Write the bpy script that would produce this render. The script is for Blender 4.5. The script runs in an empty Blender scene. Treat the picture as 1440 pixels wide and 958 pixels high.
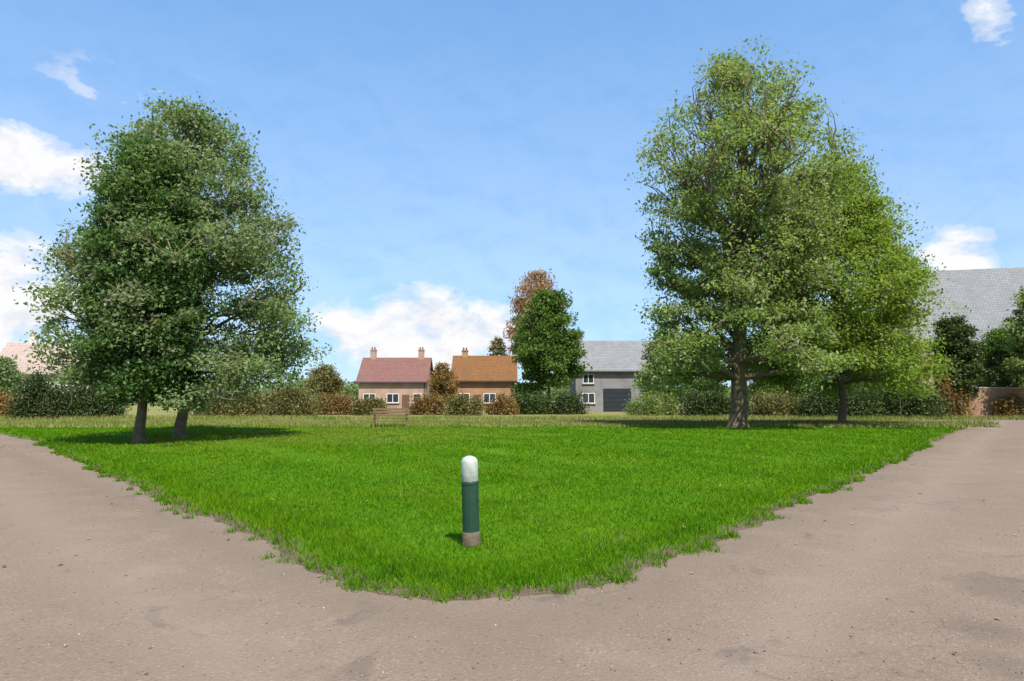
import bpy, bmesh, math, random
import numpy as np
from mathutils import Vector, Matrix

random.seed(4)
RNG = np.random.default_rng(7)
R = math.radians
scene = bpy.context.scene
COL = scene.collection

# ------------------------------------------------------------------ camera
EYE, F, PITCH = 1.6, 960.0, R(4.83)


def ray(u, v):
    """direction of a pixel of the 1440 x 958 photograph, with y (distance) = 1"""
    a, b = (u - 720) / F, -(v - 479) / F
    x = a
    y = math.cos(PITCH) - b * math.sin(PITCH)
    z = math.sin(PITCH) + b * math.cos(PITCH)
    return x / y, z / y


def gpt(u, v):
    x, z = ray(u, v)
    t = -EYE / z
    return (x * t, t)


def px(u, Y, v=560):
    return ray(u, v)[0] * Y


def hz(v, Y):
    return EYE + ray(720, v)[1] * Y


cam_d = bpy.data.cameras.new("camera")
cam = bpy.data.objects.new("camera", cam_d)
COL.objects.link(cam)
cam.location = (0, 0, EYE)
cam.rotation_euler = (R(90) + PITCH, 0, 0)
cam_d.sensor_width = 36
cam_d.lens = 24
cam_d.clip_end = 3000
scene.camera = cam

# ------------------------------------------------------------------ node helpers


class NT:
    def __init__(s, tree):
        s.t = tree
        s.n = tree.nodes
        s.l = tree.links

    def new(s, typ, **kw):
        n = s.n.new(typ)
        for k, v in kw.items():
            setattr(n, k, v)
        return n

    def put(s, sock, v):
        if isinstance(v, bpy.types.NodeSocket):
            s.l.new(v, sock)
        elif v is not None:
            sock.default_value = v

    def math(s, op, a, b=None, c=None, clamp=False):
        n = s.new("ShaderNodeMath", operation=op)
        n.use_clamp = clamp
        for i, v in enumerate((a, b, c)):
            if v is not None:
                s.put(n.inputs[i], v)
        return n.outputs[0]

    def ramp(s, fac, stops, interp="LINEAR"):
        n = s.new("ShaderNodeValToRGB")
        n.color_ramp.interpolation = interp
        els = n.color_ramp.elements
        while len(els) < len(stops):
            els.new(0.5)
        for e, (p, c) in zip(els, stops):
            e.position = p
            e.color = (c[0], c[1], c[2], 1) if isinstance(c, (tuple, list)) else (c, c, c, 1)
        s.put(n.inputs[0], fac)
        return n.outputs[0]

    def noise(s, vec, scale, detail=4, rough=0.55, dist=0.0):
        n = s.new("ShaderNodeTexNoise")
        n.inputs["Scale"].default_value = scale
        n.inputs["Detail"].default_value = detail
        n.inputs["Roughness"].default_value = rough
        n.inputs["Distortion"].default_value = dist
        if vec is not None:
            s.l.new(vec, n.inputs["Vector"])
        return n.outputs["Fac"]

    def mix(s, fac, a, b, mode="MIX"):
        n = s.new("ShaderNodeMix", data_type="RGBA", blend_type=mode)
        s.put(n.inputs[0], fac)
        for sock, v in ((n.inputs[6], a), (n.inputs[7], b)):
            if isinstance(v, (tuple, list)) and len(v) == 3:
                v = (*v, 1)
            s.put(sock, v)
        return n.outputs[2]


def mat(name):
    m = bpy.data.materials.new(name)
    m.use_nodes = True
    t = NT(m.node_tree)
    b = m.node_tree.nodes["Principled BSDF"]
    b.inputs["Roughness"].default_value = 0.8
    b.inputs["Specular IOR Level"].default_value = 0.3
    return m, t, b


def rough_mat(name, c1, c2, scale=4, rough=0.8, bump=0.0, c3=None, spec=0.3, detail=6):
    m, t, b = mat(name)
    co = t.new("ShaderNodeTexCoord").outputs["Object"]
    n1 = t.noise(co, scale, detail, 0.65)
    col = t.ramp(n1, [(0.3, c1), (0.7, c2)])
    if c3:
        n2 = t.noise(co, scale * 0.23, 4, 0.6)
        col = t.mix(t.ramp(n2, [(0.52, 0.0), (0.68, 1.0)]), col, c3)
    t.put(b.inputs["Base Color"], col)
    b.inputs["Roughness"].default_value = rough
    b.inputs["Specular IOR Level"].default_value = spec
    if bump:
        bn = t.new("ShaderNodeBump")
        bn.inputs["Strength"].default_value = bump
        bn.inputs["Distance"].default_value = 0.02
        t.put(bn.inputs["Height"], t.noise(co, scale * 5, 5))
        t.put(b.inputs["Normal"], bn.outputs[0])
    return m


def leaf_mat(name, dark, mid, light, trans=0.35, accent=None, accent_amt=0.0):
    m, t, b = mat(name)
    co = t.new("ShaderNodeTexCoord").outputs["Object"]
    rnd = t.new("ShaderNodeNewGeometry").outputs["Random Per Island"]
    n1 = t.noise(co, 0.55, 3)
    f = t.math("ADD", t.math("MULTIPLY", rnd, 0.5), t.math("MULTIPLY", t.math("SUBTRACT", n1, 0.5), 1.8))
    f = t.math("ADD", f, 0.25)
    col = t.ramp(f, [(0.0, dark), (0.5, mid), (1.0, light)])
    if accent:
        n2 = t.noise(co, 0.33, 3)
        a = t.math("MULTIPLY", t.ramp(n2, [(0.5, 0.0), (0.66, 1.0)]), accent_amt)
        r2 = t.math("FRACT", t.math("MULTIPLY", rnd, 17.31))
        col = t.mix(t.math("LESS_THAN", r2, a), col, accent)
    t.put(b.inputs["Base Color"], col)
    b.inputs["Roughness"].default_value = 0.55
    tr = t.new("ShaderNodeBsdfTranslucent")
    t.put(tr.inputs["Color"], t.mix(1.0, col, (1.0, 1.05, 0.55), "MULTIPLY"))
    mx = t.new("ShaderNodeMixShader")
    mx.inputs[0].default_value = trans
    t.l.new(b.outputs[0], mx.inputs[1])
    t.l.new(tr.outputs[0], mx.inputs[2])
    t.l.new(mx.outputs[0], m.node_tree.nodes["Material Output"].inputs[0])
    return m


def brick_mat(name, c1, c2, mortar, scale=1.0):
    m, t, b = mat(name)
    co = t.new("ShaderNodeTexCoord").outputs["Object"]
    sp = t.new("ShaderNodeSeparateXYZ")
    t.l.new(co, sp.inputs[0])
    cb = t.new("ShaderNodeCombineXYZ")
    t.put(cb.inputs[0], t.math("ADD", sp.outputs[0], sp.outputs[1]))
    t.put(cb.inputs[1], sp.outputs[2])
    br = t.new("ShaderNodeTexBrick")
    br.inputs["Scale"].default_value = scale
    br.inputs["Color1"].default_value = (*c1, 1)
    br.inputs["Color2"].default_value = (*c2, 1)
    br.inputs["Mortar"].default_value = (*mortar, 1)
    br.inputs["Mortar Size"].default_value = 0.012
    br.inputs["Brick Width"].default_value = 0.23
    br.inputs["Row Height"].default_value = 0.075
    t.l.new(cb.outputs[0], br.inputs["Vector"])
    n = t.noise(co, 0.9, 4)
    col = t.mix(t.ramp(n, [(0.4, 0.0), (0.7, 0.5)]), br.outputs["Color"], tuple(c * 0.6 for c in c1))
    t.put(b.inputs["Base Color"], col)
    b.inputs["Roughness"].default_value = 0.9
    return m


def tile_mat(name, c1, c2, stain):
    m, t, b = mat(name)
    co = t.new("ShaderNodeTexCoord").outputs["Object"]
    sp = t.new("ShaderNodeSeparateXYZ")
    t.l.new(co, sp.inputs[0])
    cb = t.new("ShaderNodeCombineXYZ")
    t.put(cb.inputs[0], t.math("ADD", sp.outputs[0], t.math("MULTIPLY", sp.outputs[1], 0.2)))
    t.put(cb.inputs[1], sp.outputs[2])
    br = t.new("ShaderNodeTexBrick")
    br.inputs["Color1"].default_value = (*c1, 1)
    br.inputs["Color2"].default_value = (*c2, 1)
    br.inputs["Mortar"].default_value = (*[c * 0.4 for c in c1], 1)
    br.inputs["Scale"].default_value = 1
    br.inputs["Mortar Size"].default_value = 0.015
    br.inputs["Brick Width"].default_value = 0.3
    br.inputs["Row Height"].default_value = 0.2
    t.l.new(cb.outputs[0], br.inputs["Vector"])
    n = t.noise(co, 0.7, 5, 0.6)
    col = t.mix(t.ramp(n, [(0.42, 0.0), (0.7, 0.6)]), br.outputs["Color"], stain)
    t.put(b.inputs["Base Color"], col)
    b.inputs["Roughness"].default_value = 0.8
    return m


# ------------------------------------------------------------------ object helpers
def link(name, me, m=None, parent=None):
    o = bpy.data.objects.new(name, me)
    COL.objects.link(o)
    if m is not None and me is not None:
        me.materials.append(m)
    if parent is not None:
        o.parent = parent
    return o


def np_mesh(name, verts, faces, k):
    """faces: array (n,k) of vertex indices, all of the same size"""
    me = bpy.data.meshes.new(name)
    nf = len(faces)
    me.vertices.add(len(verts))
    me.vertices.foreach_set("co", np.asarray(verts, dtype=np.float32).ravel())
    me.loops.add(nf * k)
    me.loops.foreach_set("vertex_index", np.asarray(faces, dtype=np.int32).ravel())
    me.polygons.add(nf)
    me.polygons.foreach_set("loop_start", np.arange(0, nf * k, k, dtype=np.int32))
    me.update(calc_edges=True)
    me.validate()
    return me


def thing(name, label, cat, loc=(0, 0, 0), rz=0.0, group=None):
    o = bpy.data.objects.new(name, None)
    COL.objects.link(o)
    o.empty_display_size = 0.3
    o.location = loc
    o.rotation_euler = (0, 0, rz)
    return tag(o, label, cat, group)


def tag(o, label, cat, group=None):
    o["label"] = label
    o["category"] = cat
    if group:
        o["group"] = group
    return o


def struct(name, me, m, kind="structure"):
    o = link(name, me, m)
    o["kind"] = kind
    return o


class MB:
    """collects shapes into one mesh"""

    def __init__(s):
        s.bm = bmesh.new()

    def box(s, c, size, bevel=0.0, rot=None):
        r = bmesh.ops.create_cube(s.bm, size=1)
        vs = r["verts"]
        for v in vs:
            v.co = Vector((v.co.x * size[0], v.co.y * size[1], v.co.z * size[2]))
        if bevel:
            es = list({e for v in vs for e in v.link_edges})
            q = bmesh.ops.bevel(s.bm, geom=es, offset=bevel, segments=2, affect="EDGES")
            vs = list({v for f in q["faces"] for v in f.verts} | {v for v in vs if v.is_valid})
        for v in vs:
            if rot is not None:
                v.co = rot @ v.co
            v.co += Vector(c)
        return s

    def poly(s, pts, faces):
        vs = [s.bm.verts.new(p) for p in pts]
        for f in faces:
            s.bm.faces.new([vs[i] for i in f])
        return s

    def lathe(s, prof, c=(0, 0, 0), n=20):
        rings = []
        for r, z in prof:
            rings.append([s.bm.verts.new((c[0] + r * math.cos(2 * math.pi * i / n), c[1] + r * math.sin(2 * math.pi * i / n), c[2] + z)) for i in range(n)])
        for a, b in zip(rings, rings[1:]):
            for i in range(n):
                s.bm.faces.new((a[i], a[(i + 1) % n], b[(i + 1) % n], b[i]))
        s.bm.faces.new(list(reversed(rings[0])))
        s.bm.faces.new(rings[-1])
        return s

    def done(s, name, m, parent=None, smooth=False):
        bmesh.ops.recalc_face_normals(s.bm, faces=s.bm.faces)
        me = bpy.data.meshes.new(name)
        s.bm.to_mesh(me)
        s.bm.free()
        if smooth:
            for p in me.polygons:
                p.use_smooth = True
        return link(name, me, m, parent)


def tubes_mesh(name, paths, sides=7):
    """paths: list of (points (n,3), radii (n,)) -> one quad mesh"""
    V, Fc, off = [], [], 0
    for pts, rad in paths:
        pts = np.asarray(pts, float)
        n = len(pts)
        tan = np.gradient(pts, axis=0)
        tan /= np.linalg.norm(tan, axis=1)[:, None] + 1e-9
        ref = np.array([1.0, 0, 0]) if abs(tan[0][0]) < 0.8 else np.array([0, 1.0, 0])
        u = np.cross(tan, ref)
        u /= np.linalg.norm(u, axis=1)[:, None] + 1e-9
        w = np.cross(tan, u)
        a = np.linspace(0, 2 * np.pi, sides, endpoint=False)
        ring = pts[:, None, :] + np.asarray(rad)[:, None, None] * (np.cos(a)[None, :, None] * u[:, None, :] + np.sin(a)[None, :, None] * w[:, None, :])
        V.append(ring.reshape(-1, 3))
        i = np.arange(n - 1)[:, None] * sides
        j = np.arange(sides)[None, :]
        f = np.stack([i + j, i + (j + 1) % sides, i + sides + (j + 1) % sides, i + sides + j], -1).reshape(-1, 4)
        Fc.append(f + off)
        off += n * sides
    me = np_mesh(name, np.concatenate(V), np.concatenate(Fc), 4)
    me.polygons.foreach_set("use_smooth", np.ones(len(me.polygons), dtype=bool))
    return me


def leaves_mesh(name, centres, size, up=0.5, aspect=0.55, droop=0.0):
    n = len(centres)
    nor = RNG.normal(size=(n, 3))
    nor /= np.linalg.norm(nor, axis=1)[:, None]
    nor[:, 2] += up
    nor /= np.linalg.norm(nor, axis=1)[:, None]
    rv = RNG.normal(size=(n, 3))
    rv[:, 2] -= droop
    d = rv - (rv * nor).sum(1)[:, None] * nor
    d /= np.linalg.norm(d, axis=1)[:, None] + 1e-9
    s = np.cross(nor, d)
    L = size * RNG.uniform(0.5, 1.5, size=n)[:, None]
    W = L * aspect
    fold = nor * L * 0.12
    v = np.stack([centres - d * L * 0.5, centres + s * W * 0.5 + fold - d * L * 0.05, centres + d * L * 0.5, centres - s * W * 0.5 + fold - d * L * 0.05], 1).reshape(-1, 3)
    f = np.arange(n * 4).reshape(-1, 4)
    return np_mesh(name, v, f, 4)


# ------------------------------------------------------------------ materials
M = {}
M["bark"] = rough_mat("bark", (0.07, 0.05, 0.03), (0.17, 0.13, 0.085), 6, 0.95, 0.8, (0.12, 0.12, 0.05))
M["bark_pale"] = rough_mat("bark_pale", (0.11, 0.085, 0.05), (0.22, 0.18, 0.12), 6, 0.95, 0.8, (0.12, 0.11, 0.05))
M["leaf_dark"] = leaf_mat("leaf_dark", (0.042, 0.092, 0.022), (0.085, 0.16, 0.038), (0.16, 0.255, 0.07), 0.46)
M["leaf_mid"] = leaf_mat("leaf_mid", (0.12, 0.18, 0.065), (0.2, 0.275, 0.105), (0.29, 0.36, 0.16), 0.52, (0.34, 0.32, 0.22), 0.4)
M["leaf_green"] = leaf_mat("leaf_green", (0.15, 0.21, 0.055), (0.25, 0.325, 0.095), (0.34, 0.41, 0.14), 0.54, (0.4, 0.37, 0.22), 0.3)
M["leaf_bright"] = leaf_mat("leaf_bright", (0.14, 0.2, 0.025), (0.225, 0.31, 0.045), (0.3, 0.38, 0.07), 0.54)
M["leaf_yew"] = leaf_mat("leaf_yew", (0.055, 0.11, 0.016), (0.1, 0.175, 0.025), (0.16, 0.24, 0.045), 0.42)
M["leaf_copper"] = leaf_mat("leaf_copper", (0.24, 0.14, 0.08), (0.42, 0.26, 0.16), (0.55, 0.37, 0.24), 0.4)
M["leaf_rust"] = leaf_mat("leaf_rust", (0.13, 0.075, 0.02), (0.25, 0.15, 0.045), (0.34, 0.23, 0.08), 0.35)
M["leaf_olive"] = leaf_mat("leaf_olive", (0.09, 0.085, 0.025), (0.18, 0.16, 0.05), (0.26, 0.24, 0.08), 0.35)
M["leaf_hedge"] = leaf_mat("leaf_hedge", (0.025, 0.045, 0.012), (0.055, 0.085, 0.018), (0.09, 0.125, 0.03), 0.25)


# ------------------------------------------------------------------ trees
def limb(p0, az, elev0, elev1, length, n=7, wob=0.06):
    pts = [np.array(p0, float)]
    for i in range(n - 1):
        t = i / (n - 2)
        e = elev0 + (elev1 - elev0) * t
        a = az + RNG.normal() * wob * 3
        st = length / (n - 1)
        pts.append(pts[-1] + st * np.array([math.cos(a) * math.cos(e), math.sin(a) * math.cos(e), math.sin(e)]) + RNG.normal(size=3) * wob * st)
    return np.array(pts)


def tree(name, label, loc, H, prof, n_limb, n_leaf, leaf_size, leaf, bark, group=None, r0=0.2, lean=(0, 0), clump=0.55,
         elev=(0.1, 1.1), bole=None, cat="tree", squash=1.0, sub=5, stems=1, hole=0.25, twig=True, droop=0.0):
    """prof: list of (height m, crown radius m)"""
    root = thing(name, label, cat, loc, RNG.uniform(0, 6.28) * 0, group)
    ph = np.array([p[0] for p in prof])
    pr = np.array([p[1] for p in prof])
    paths = []
    cl, cw = [], []
    base_z = prof[0][0]
    bole = bole if bole is not None else base_z
    n = 16
    z = np.r_[-0.12, 0.12, 0.4, np.linspace(1.0, H * 0.97, n - 3)]
    tr = np.stack([lean[0] * (np.maximum(z, 0) / H) ** 1.3 + np.cumsum(RNG.normal(size=n)) * 0.03 * (z > 0.5),
                   lean[1] * (np.maximum(z, 0) / H) ** 1.3 + np.cumsum(RNG.normal(size=n)) * 0.03 * (z > 0.5), z], 1)
    rad = r0 * (1 - z / H * 0.97) ** 0.9 + 0.012
    rad[0] *= 1.55
    rad[1] *= 1.28
    rad[2] *= 1.08
    paths.append((tr, rad))
    ga = RNG.uniform(0, 6.28)

    def clamp_(A):
        A = A.copy()
        cx_, cy_ = np.interp(A[:, 2], z, tr[:, 0]), np.interp(A[:, 2], z, tr[:, 1])
        r_ = np.hypot(A[:, 0] - cx_, A[:, 1] - cy_) + 1e-6
        k_ = np.minimum(1, 0.9 * np.interp(A[:, 2], ph, pr) / r_)
        A[:, 0] = cx_ + (A[:, 0] - cx_) * k_
        A[:, 1] = cy_ + (A[:, 1] - cy_) * k_
        A[:, 2] = np.minimum(A[:, 2], H * 0.98)
        return A

    for i in range(n_limb):
        f = (i + 0.5) / n_limb
        hz_tip = base_z + (H - base_z) * f ** 0.85
        Rr = np.interp(hz_tip, ph, pr) * (1 + np.clip(RNG.normal(), -1.6, 1.2) * 0.17)
        Rr = max(Rr, 0.25)
        e0 = elev[0] + (elev[1] - elev[0]) * f + RNG.normal() * 0.1
        e1 = e0 - 0.25 * (1 - f)
        rise = math.tan(max(min((e0 + e1) / 2, 1.2), -0.6)) * Rr
        z0 = max(hz_tip - rise, bole)
        z0 = min(z0, H * 0.95)
        az = ga + i * 2.39996 + RNG.normal() * 0.25
        c = np.array([np.interp(z0, z, tr[:, 0]), np.interp(z0, z, tr[:, 1]), z0])
        dz = hz_tip - z0
        e_mean = math.atan2(dz, Rr)
        length = math.hypot(Rr, dz)
        p = limb(c, az, e_mean + 0.2, e_mean - 0.2, length * 0.93, 7)
        p = clamp_(p)
        lr = 0.33 * np.interp(z0, z, rad) * (0.7 + 0.5 * Rr / max(pr)) + 0.012
        lr = min(lr, 0.7 * np.interp(z0, z, rad))
        paths.append((p, np.linspace(lr, 0.008, 7)))
        tipw = 1.0
        for k in (3, 4, 5, 6):
            cl.append(p[k] + RNG.normal(size=3) * 0.15 * clump)
            cw.append(0.6 + 0.2 * (k - 3))
        for j in range(sub):
            k = RNG.integers(2, 6)
            sl = length * RNG.uniform(0.22, 0.42)
            q = limb(p[k], az + RNG.choice([-1, 1]) * RNG.uniform(0.5, 1.2), e_mean + RNG.normal() * 0.35 + 0.1, e_mean - droop + RNG.normal() * 0.3, sl, 5)
            q = clamp_(q)
            if twig:
                paths.append((q, np.linspace(lr * 0.42, 0.005, 5)))
            cl += [q[2], q[4], q[4] + RNG.normal(size=3) * 0.3 * clump]
            cw += [0.8, 1.0, 0.6]
    A3 = np.array(cl)
    ax_, ay_ = np.interp(A3[:, 2], z, tr[:, 0]), np.interp(A3[:, 2], z, tr[:, 1])
    rr = np.hypot(A3[:, 0] - ax_, A3[:, 1] - ay_)
    an = np.arctan2(A3[:, 1] - ay_, A3[:, 0] - ax_)
    lim = np.interp(A3[:, 2], ph, pr) * (0.93 + 0.13 * np.sin(an * 3 + A3[:, 2] * 0.9 + ga) + 0.1 * np.sin(an * 6 - A3[:, 2] * 2.1) + 0.07 * np.sin(A3[:, 2] * 3.7 + ga * 3))
    k_ = np.minimum(1, lim / (rr + 1e-6)) * np.where(rr > lim, RNG.uniform(0.86, 1.0, len(rr)), 1)
    A3[:, 0] = ax_ + (A3[:, 0] - ax_) * k_
    A3[:, 1] = ay_ + (A3[:, 1] - ay_) * k_
    A3[:, 2] = np.minimum(A3[:, 2], H * 1.0)
    cl = list(A3)
    # leader
    for k in range(3):
        cl.append(tr[-1] + np.array([0, 0, -0.4 * k]) + RNG.normal(size=3) * 0.12)
        cw.append(0.5)
    cl, cw = np.array(cl), np.array(cw)
    ph3 = RNG.uniform(0, 6.28, 6)
    kk = 2.2 / max(1.0, max(pr) * 0.42)
    low = np.sin(cl[:, 0] * kk + ph3[0]) * np.sin(cl[:, 2] * kk + ph3[1]) + np.sin(cl[:, 1] * kk + ph3[2]) * np.sin(cl[:, 2] * kk * 1.6 + ph3[3]) + 0.6 * np.sin(cl[:, 0] * 2 * kk + ph3[4])
    keep = RNG.uniform(size=len(cl)) > np.clip(hole * (0.35 + 0.65 * (cl[:, 2] - base_z) / (H - base_z)) + 0.3 * (low < -0.4), 0, .9)
    cl, cw = cl[keep], cw[keep]
    fz = (cl[:, 2] - base_z) / (H - base_z)
    cw = cw * RNG.uniform(0.3, 1.7, size=len(cw)) ** 1.3 * (1.15 - 0.5 * np.clip(fz, 0, 1))
    idx = RNG.choice(len(cl), size=n_leaf, p=cw / cw.sum())
    csz = clump * RNG.uniform(0.45, 1.45, size=len(cl))
    off = np.clip(RNG.normal(size=(n_leaf, 3)), -1.7, 1.7) * np.array([0.62, 0.62, 0.3 * squash]) * csz[idx][:, None]
    off[:, 2] -= droop * np.abs(RNG.normal(size=n_leaf)) * csz[idx]
    P = cl[idx] + off
    P[:, 2] = np.maximum(P[:, 2], 0.15)
    link("trunk", tubes_mesh("trunk", paths, 8), bark, root)
    link("crown", leaves_mesh("crown", P, leaf_size, 0.5), leaf, root)
    return root


def bush(name, label, loc, size, n_leaf, leaf_size, leaf, group=None, cat="shrub", lumps=26, rz=0.0):
    """a shrub or hedge with stems and a lumpy mass of leaves; size = full extents"""
    root = thing(name, label, cat, loc, rz, group)
    sx, sy, sz = size
    cl = []
    paths = []
    for i in range(lumps):
        a = RNG.uniform(0, 6.283)
        r = math.sqrt(RNG.uniform(0, 1))
        x, y = r * math.cos(a) * sx * 0.42, r * math.sin(a) * sy * 0.42
        top = sz * (0.9 - 0.35 * r ** 2 * min(1, sz / sx * 1.5)) * RNG.uniform(0.58, 1.12)
        base = np.array([x * 0.7, y * 0.7, -0.05])
        tip = np.array([x, y, top * 0.92])
        mid = (base + tip) / 2 + RNG.normal(size=3) * 0.1 * min(sx, sz)
        pts = np.array([base, base * 0.4 + mid * 0.6, mid, mid * 0.5 + tip * 0.5, tip])
        paths.append((pts, np.linspace(0.03 * sz ** 0.5, 0.006, 5)))
        for k in range(6):
            cl.append((x, y, top * (0.1 + 0.16 * k)))
    cl = np.array(cl)
    idx = RNG.integers(0, len(cl), n_leaf)
    sp = np.array([sx / lumps ** 0.5, sy / lumps ** 0.5, sz * 0.17]) * 0.42
    sp = np.minimum(sp, max(0.5, sz * 0.22))
    P = cl[idx] + RNG.normal(size=(n_leaf, 3)) * sp
    P[:, 2] = np.abs(P[:, 2]) + 0.02
    link("stem", tubes_mesh("stem", paths, 5), M["bark"], root)
    link("foliage", leaves_mesh("foliage", P, leaf_size, 0.5), leaf, root)
    return root


# ------------------------------------------------------------------ setting: lawn outline
edge_px = [(-60, 603), (0, 611), (45, 620), (88, 638), (140, 664), (204, 693), (272, 723), (374, 764), (436, 799), (488, 825), (548, 842),
           (640, 849), (720, 849), (806, 842), (866, 826), (915, 805), (990, 768), (1060, 739), (1122, 709), (1190, 680), (1250, 653), (1300, 629), (1340, 609)]
front = [gpt(*p) for p in edge_px]
# widen to plausible straight far ends
lx, ly = front[1]
front = [(-42.0, 43.0)] + front + [(29.2, 43.0)]


def resample(pts, step):
    out = []
    for (x0, y0), (x1, y1) in zip(pts, pts[1:]):
        n = max(1, int(math.hypot(x1 - x0, y1 - y0) / step))
        for i in range(n):
            t = i / n
            out.append((x0 + (x1 - x0) * t, y0 + (y1 - y0) * t))
    out.append(pts[-1])
    return np.array(out)


def smooth(p, it):
    p = p.copy()
    for _ in range(it):
        p[1:-1] = 0.25 * p[:-2] + 0.5 * p[1:-1] + 0.25 * p[2:]
    return p


fr = smooth(resample(front, 0.12), 40)
s_ = np.cumsum(np.r_[0, np.linalg.norm(np.diff(fr, axis=0), axis=1)])
wob = sum(a * np.sin(s_ * w + ph) for a, w, ph in ((0.06, 1.1, 0.3), (0.04, 3.3, 1.2), (0.03, 7.7, 2.2), (0.02, 17.1, 0.4)))
nrm = np.gradient(fr, axis=0)
nrm = np.stack([-nrm[:, 1], nrm[:, 0]], 1)
nrm /= np.linalg.norm(nrm, axis=1)[:, None]
fr = fr + nrm * (wob + RNG.normal(size=len(fr)) * 0.008)[:, None]
back = resample([(29.2, 43.0), (-42.0, 43.0)], 0.6)[1:-1]
BND = np.concatenate([fr, back])


def edge_dist(P):
    out = np.full(len(P), 1e9)
    B = BND[::2]
    for i in range(0, len(P), 4000):
        d = ((P[i:i + 4000, None, :] - B[None]) ** 2).sum(-1)
        out[i:i + 4000] = np.sqrt(d.min(1))
    return out


def inside(P):
    c = np.zeros(len(P), bool)
    B = BND[::2]
    x, y = P[:, 0], P[:, 1]
    x1, y1 = B[-1]
    for x2, y2 in B:
        hit = ((y2 > y) != (y1 > y)) & (x < (x1 - x2) * (y - y2) / (y1 - y2 + 1e-12) + x2)
        c ^= hit
        x1, y1 = x2, y2
    return c


def lawn_z(P, d):
    t = np.clip(d / 0.5, 0, 1)
    m = np.clip(d / 7, 0, 1)
    z = 0.006 + 0.055 * t * t * (3 - 2 * t) + 0.12 * m * m * (3 - 2 * m)
    z += 0.018 * t * (np.sin(P[:, 0] * 0.9 + 1) * np.sin(P[:, 1] * 0.7) + 0.6 * np.sin(P[:, 0] * 2.3 + P[:, 1] * 1.7))
    return z


WORN = [(*gpt(878, 764), 0.55, 0.7), (*gpt(548, 626), 2.0, 2.6), (*gpt(663, 776), 0.24, 0.24), (*gpt(1330, 612), 1.6, 2.2), (*gpt(60, 624), 1.4, 1.6)]


def worn(P):
    q = np.zeros(len(P))
    for wx, wy, ra, rb_ in WORN:
        e = np.exp(-((P[:, 0] - wx) / ra) ** 2 - ((P[:, 1] - wy) / rb_) ** 2)
        q = np.maximum(q, e)
    return q


# lawn mesh
ctr = np.array([-1.0, 27.0])
ts = np.array([1.0, 0.997, 0.9935, 0.989, 0.983, 0.972, 0.955, 0.93, 0.9, 0.86, 0.8, 0.72, 0.62, 0.5, 0.36, 0.2, 0.06])
V2 = np.concatenate([ctr + (BND - ctr) * t for t in ts])
dd = edge_dist(V2)
dd[:len(BND)] = 0
V3 = np.c_[V2, lawn_z(V2, dd)]
nb = len(BND)
i = np.arange(nb)
quads = np.concatenate([np.stack([r * nb + i, r * nb + (i + 1) % nb, (r + 1) * nb + (i + 1) % nb, (r + 1) * nb + i], 1) for r in range(len(ts) - 1)])
lawn_me = np_mesh("lawn", V3, quads, 4)
bm = bmesh.new()
bm.from_mesh(lawn_me)
bm.verts.ensure_lookup_table()
bm.faces.new([bm.verts[(len(ts) - 1) * nb + k] for k in range(nb)])
bmesh.ops.recalc_face_normals(bm, faces=bm.faces)
bm.to_mesh(lawn_me)
bm.free()
for p in lawn_me.polygons:
    p.use_smooth = True
at_ = lawn_me.attributes.new("edge", "FLOAT", "POINT")
at_.data.foreach_set("value", np.where(worn(V2) > 0.3, np.minimum(dd, 0.28), dd).astype(np.float32))


def grass_ground(name, c_lo, c_hi, c_dry, dry=0.5):
    m, t, b = mat(name)
    co = t.new("ShaderNodeTexCoord").outputs["Object"]
    n1 = t.noise(co, 14, 6, 0.7)
    n2 = t.noise(co, 0.35, 4, 0.6)
    n3 = t.noise(co, 2.2, 4, 0.6)
    col = t.ramp(n1, [(0.3, c_lo), (0.7, c_hi)])
    col = t.mix(t.math("MULTIPLY", t.ramp(n2, [(0.42, 0.0), (0.68, 1.0)]), dry), col, c_dry)
    col = t.mix(t.math("MULTIPLY", t.ramp(n3, [(0.55, 0.0), (0.75, 1.0)]), 0.4), col, tuple(c * 0.7 for c in c_lo))
    t.put(b.inputs["Base Color"], col)
    b.inputs["Roughness"].default_value = 0.9
    b.inputs["Specular IOR Level"].default_value = 0.1
    bn = t.new("ShaderNodeBump")
    bn.inputs["Strength"].default_value = 0.6
    bn.inputs["Distance"].default_value = 0.05
    t.put(bn.inputs["Height"], n1)
    t.put(b.inputs["Normal"], bn.outputs[0])
    return m


M["lawn"] = grass_ground("lawn", (0.04, 0.11, 0.0015), (0.085, 0.2, 0.002), (0.12, 0.2, 0.004), 0.5)
M["field"] = grass_ground("field", (0.12, 0.14, 0.035), (0.2, 0.2, 0.06), (0.25, 0.2, 0.09), 0.9)
t = NT(M["lawn"].node_tree)
b = t.n["Principled BSDF"]
old = b.inputs["Base Color"].links[0].from_socket
ea = t.new("ShaderNodeAttribute", attribute_name="edge").outputs["Fac"]
co = t.new("ShaderNodeTexCoord").outputs["Object"]
soil = t.ramp(t.noise(co, 30, 5, .7), [(.3, (.075, .052, .033)), (.7, (.17, .125, .085))])
ed = t.math("SUBTRACT", ea, t.math("MULTIPLY", t.noise(co, 3.5, 4, .6), 0.34))
t.put(b.inputs["Base Color"], t.mix(t.ramp(ed, [(0.0, 1.0), (0.12, 0.0)]), old, soil))
struct("lawn", lawn_me, M["lawn"])

g = MB().poly([(-900, -900, 0), (900, -900, 0), (900, 900, 0), (-900, 900, 0)], [(0, 1, 2, 3)]).done("ground", M["field"])
g["kind"] = "structure"

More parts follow.
